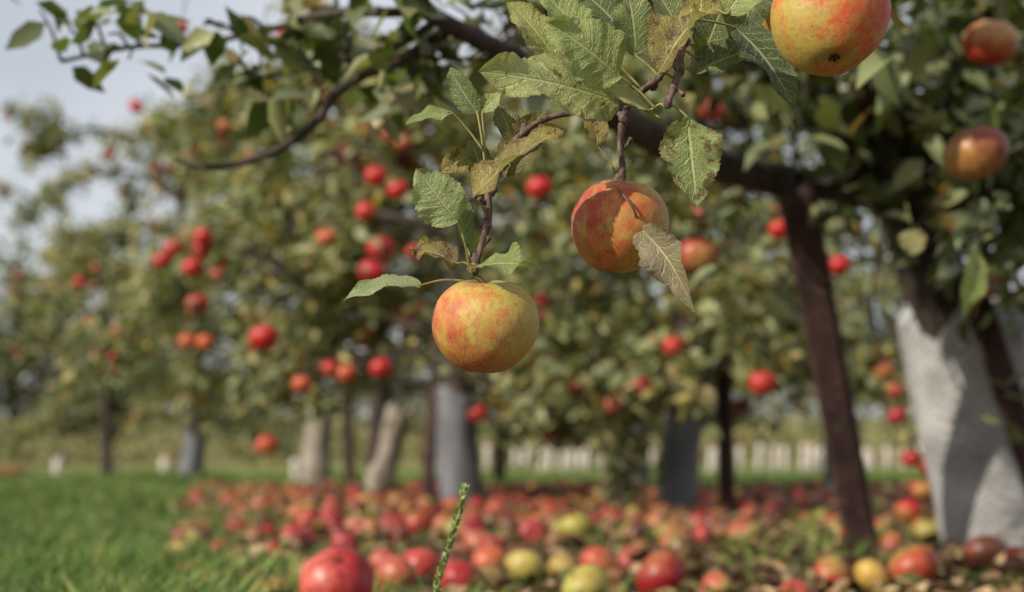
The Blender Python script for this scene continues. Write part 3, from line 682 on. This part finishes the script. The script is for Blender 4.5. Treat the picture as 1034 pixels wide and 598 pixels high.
for k in range(3):
    z = cz+.03+k*.12
    box(cx-.25, cx+.25, cy-.2, cy-.185, z, z+.09, wc); box(cx-.25, cx+.25, cy+.185, cy+.2, z, z+.09, wc)
    box(cx-.265, cx-.25, cy-.2, cy+.2, z, z+.09, wc); box(cx+.25, cx+.265, cy-.2, cy+.2, z, z+.09, wc)
for sx in (-.235, .205):
    for sy in (-.184, .154): box(cx+sx, cx+sx+.03, cy+sy, cy+sy+.03, cz, cz+.38, wc*.7)
box(cx-.249, cx+.249, cy-.183, cy+.183, cz+.02, cz+.03, wc*.8)
a.obj('wooden_crate', M_plain, smooth=False)

lv = Acc(); wd = Acc()
fp = np.array([lin(106,116,74), lin(128,130,86), lin(84,96,60), lin(146,138,94), lin(152,128,86)])  # distant leaf colours, muted and lightened to paint in aerial haze
fc = lambda n: leafcols(n, fp, np.array([.3,.3,.2,.15,.05]))
def far_tree(x, y, H, r, n):
    z = float(ground_z(x, y)); V, T = tube([[x, y, z-.1], [x+R.normal(0, .2), y, z+H*.4], [x+R.normal(0, .4), y, z+H*.85]], [H*.025, H*.018, H*.006], 7, .05); wd.add(V, T)
    cs = []
    for k in range(26):
        t = R.uniform(.18, 1); rr = r*math.sin(math.pi*min(t*.9, .92))**.6; az = R.uniform(0, 6.28); q = R.uniform(.2, 1)
        c = np.array([x+rr*q*math.cos(az), y+rr*q*math.sin(az), z+H*t*.95])
        V, T = tube([[x, y, z+H*t*.6], (c+[x, y, z+H*t*.7])/2, c], [H*.008, H*.003], 4, 0, 2); wd.add(V, T)
        cs.append(c+unit(R.normal(size=(30, 3)))*R.uniform(.5, 1, (30, 1))*r*.33)
    foliage(np.vstack(cs), n, .30, .10, lv, cols=fc)
for px, top, y in [(-150,190,60),(-90,230,62),(-40,240,58),(15,258,64),(60,290,60),(95,320,62),(140,320,64),(190,300,60),(240,340,66),(-220,200,62)]:
    far_tree((px-517)/F*y, y, (450-top)/F*y+.8, 3.2, 2600)
for px in range(290, 1500, 62):
    y = 75+R.normal(0, 4); top = 372+R.normal(0, 14)-(20 if px > 900 else 0); far_tree((px-517)/F*y, y, (450-top)/F*y+.8, 3.0, 1300)
n = 16000; x = R.uniform(-32, 42, n); yv = R.normal(52, 1.2, n); P = np.stack([x, yv, ground_z(x, yv)+R.random(n)*(1.1+.4*np.sin(x*.9)+.3*np.sin(x*2.7))], 1)
D = R.normal(size=(n, 3)); L = R.uniform(.15, .3, n)
V, T, C = leaf_cloud(P, D, R.normal(size=(n, 3))+[0, 0, .7], L, L*.6, leafcols(n, np.array([lin(134,128,86), lin(152,142,100), lin(108,114,70)]), np.ones(3)))
lv.add(V, T, C)
E = empty('distant_trees'); wd.obj('trunks', M_bark, E); lv.obj('foliage', M_far, E)

# ------------------------------------------------------------ light
sd = unit([-.70, -.52, .50]); el = math.asin(sd[2]); rot = math.atan2(sd[0], sd[1])
w = bpy.data.worlds.new('World'); scene.world = w; w.use_nodes = True; nt = w.node_tree
bg = nt.nodes['Background']; sk = N(nt, 'ShaderNodeTexSky', sky_type='NISHITA'); sk.sun_disc = False
sk.sun_elevation = el; sk.sun_rotation = rot % (2*math.pi); sk.dust_density = 2.5; sk.air_density = 1.0
tc = N(nt, 'ShaderNodeTexCoord'); mp = N(nt, 'ShaderNodeMapping'); mp.inputs['Scale'].default_value = (1, 1, 3); nt.links.new(tc.outputs['Generated'], mp.inputs[0])
cl = ramp(nt, noise(nt, mp.outputs[0], 2.2, 6, .55), .30, .7)
c = mixc(nt, ma(nt, 'MULTIPLY_ADD', cl, .3, .55), sk.outputs[0], (7.0, 7.2, 7.6))
nt.links.new(c, bg.inputs[0]); bg.inputs[1].default_value = .112
sl = bpy.data.lights.new('sun', 'SUN'); sl.energy = 5.0; sl.angle = math.radians(.6); sl.color = (1, .91, .76)
so = bpy.data.objects.new('sun', sl); scene.collection.objects.link(so); so.rotation_euler = Vector(sd).to_track_quat('Z', 'Y').to_euler(); so.location = (-4, -4, 6)

# ------------------------------------------------------------ camera
cd = bpy.data.cameras.new('camera'); co = bpy.data.objects.new('camera', cd); scene.collection.objects.link(co)
co.location = (0, 0, CH); co.rotation_euler = (math.radians(90), 0, 0)
cd.sensor_width = 36; cd.lens = 50; cd.shift_y = 151/1034; cd.clip_start = .05; cd.clip_end = 2000
cd.dof.use_dof = True; cd.dof.focus_distance = 1.04; cd.dof.aperture_fstop = 4.2; cd.dof.aperture_blades = 7
scene.camera = co
scene.view_settings.view_transform = 'Standard'; scene.view_settings.look = 'None'; scene.view_settings.exposure = 0
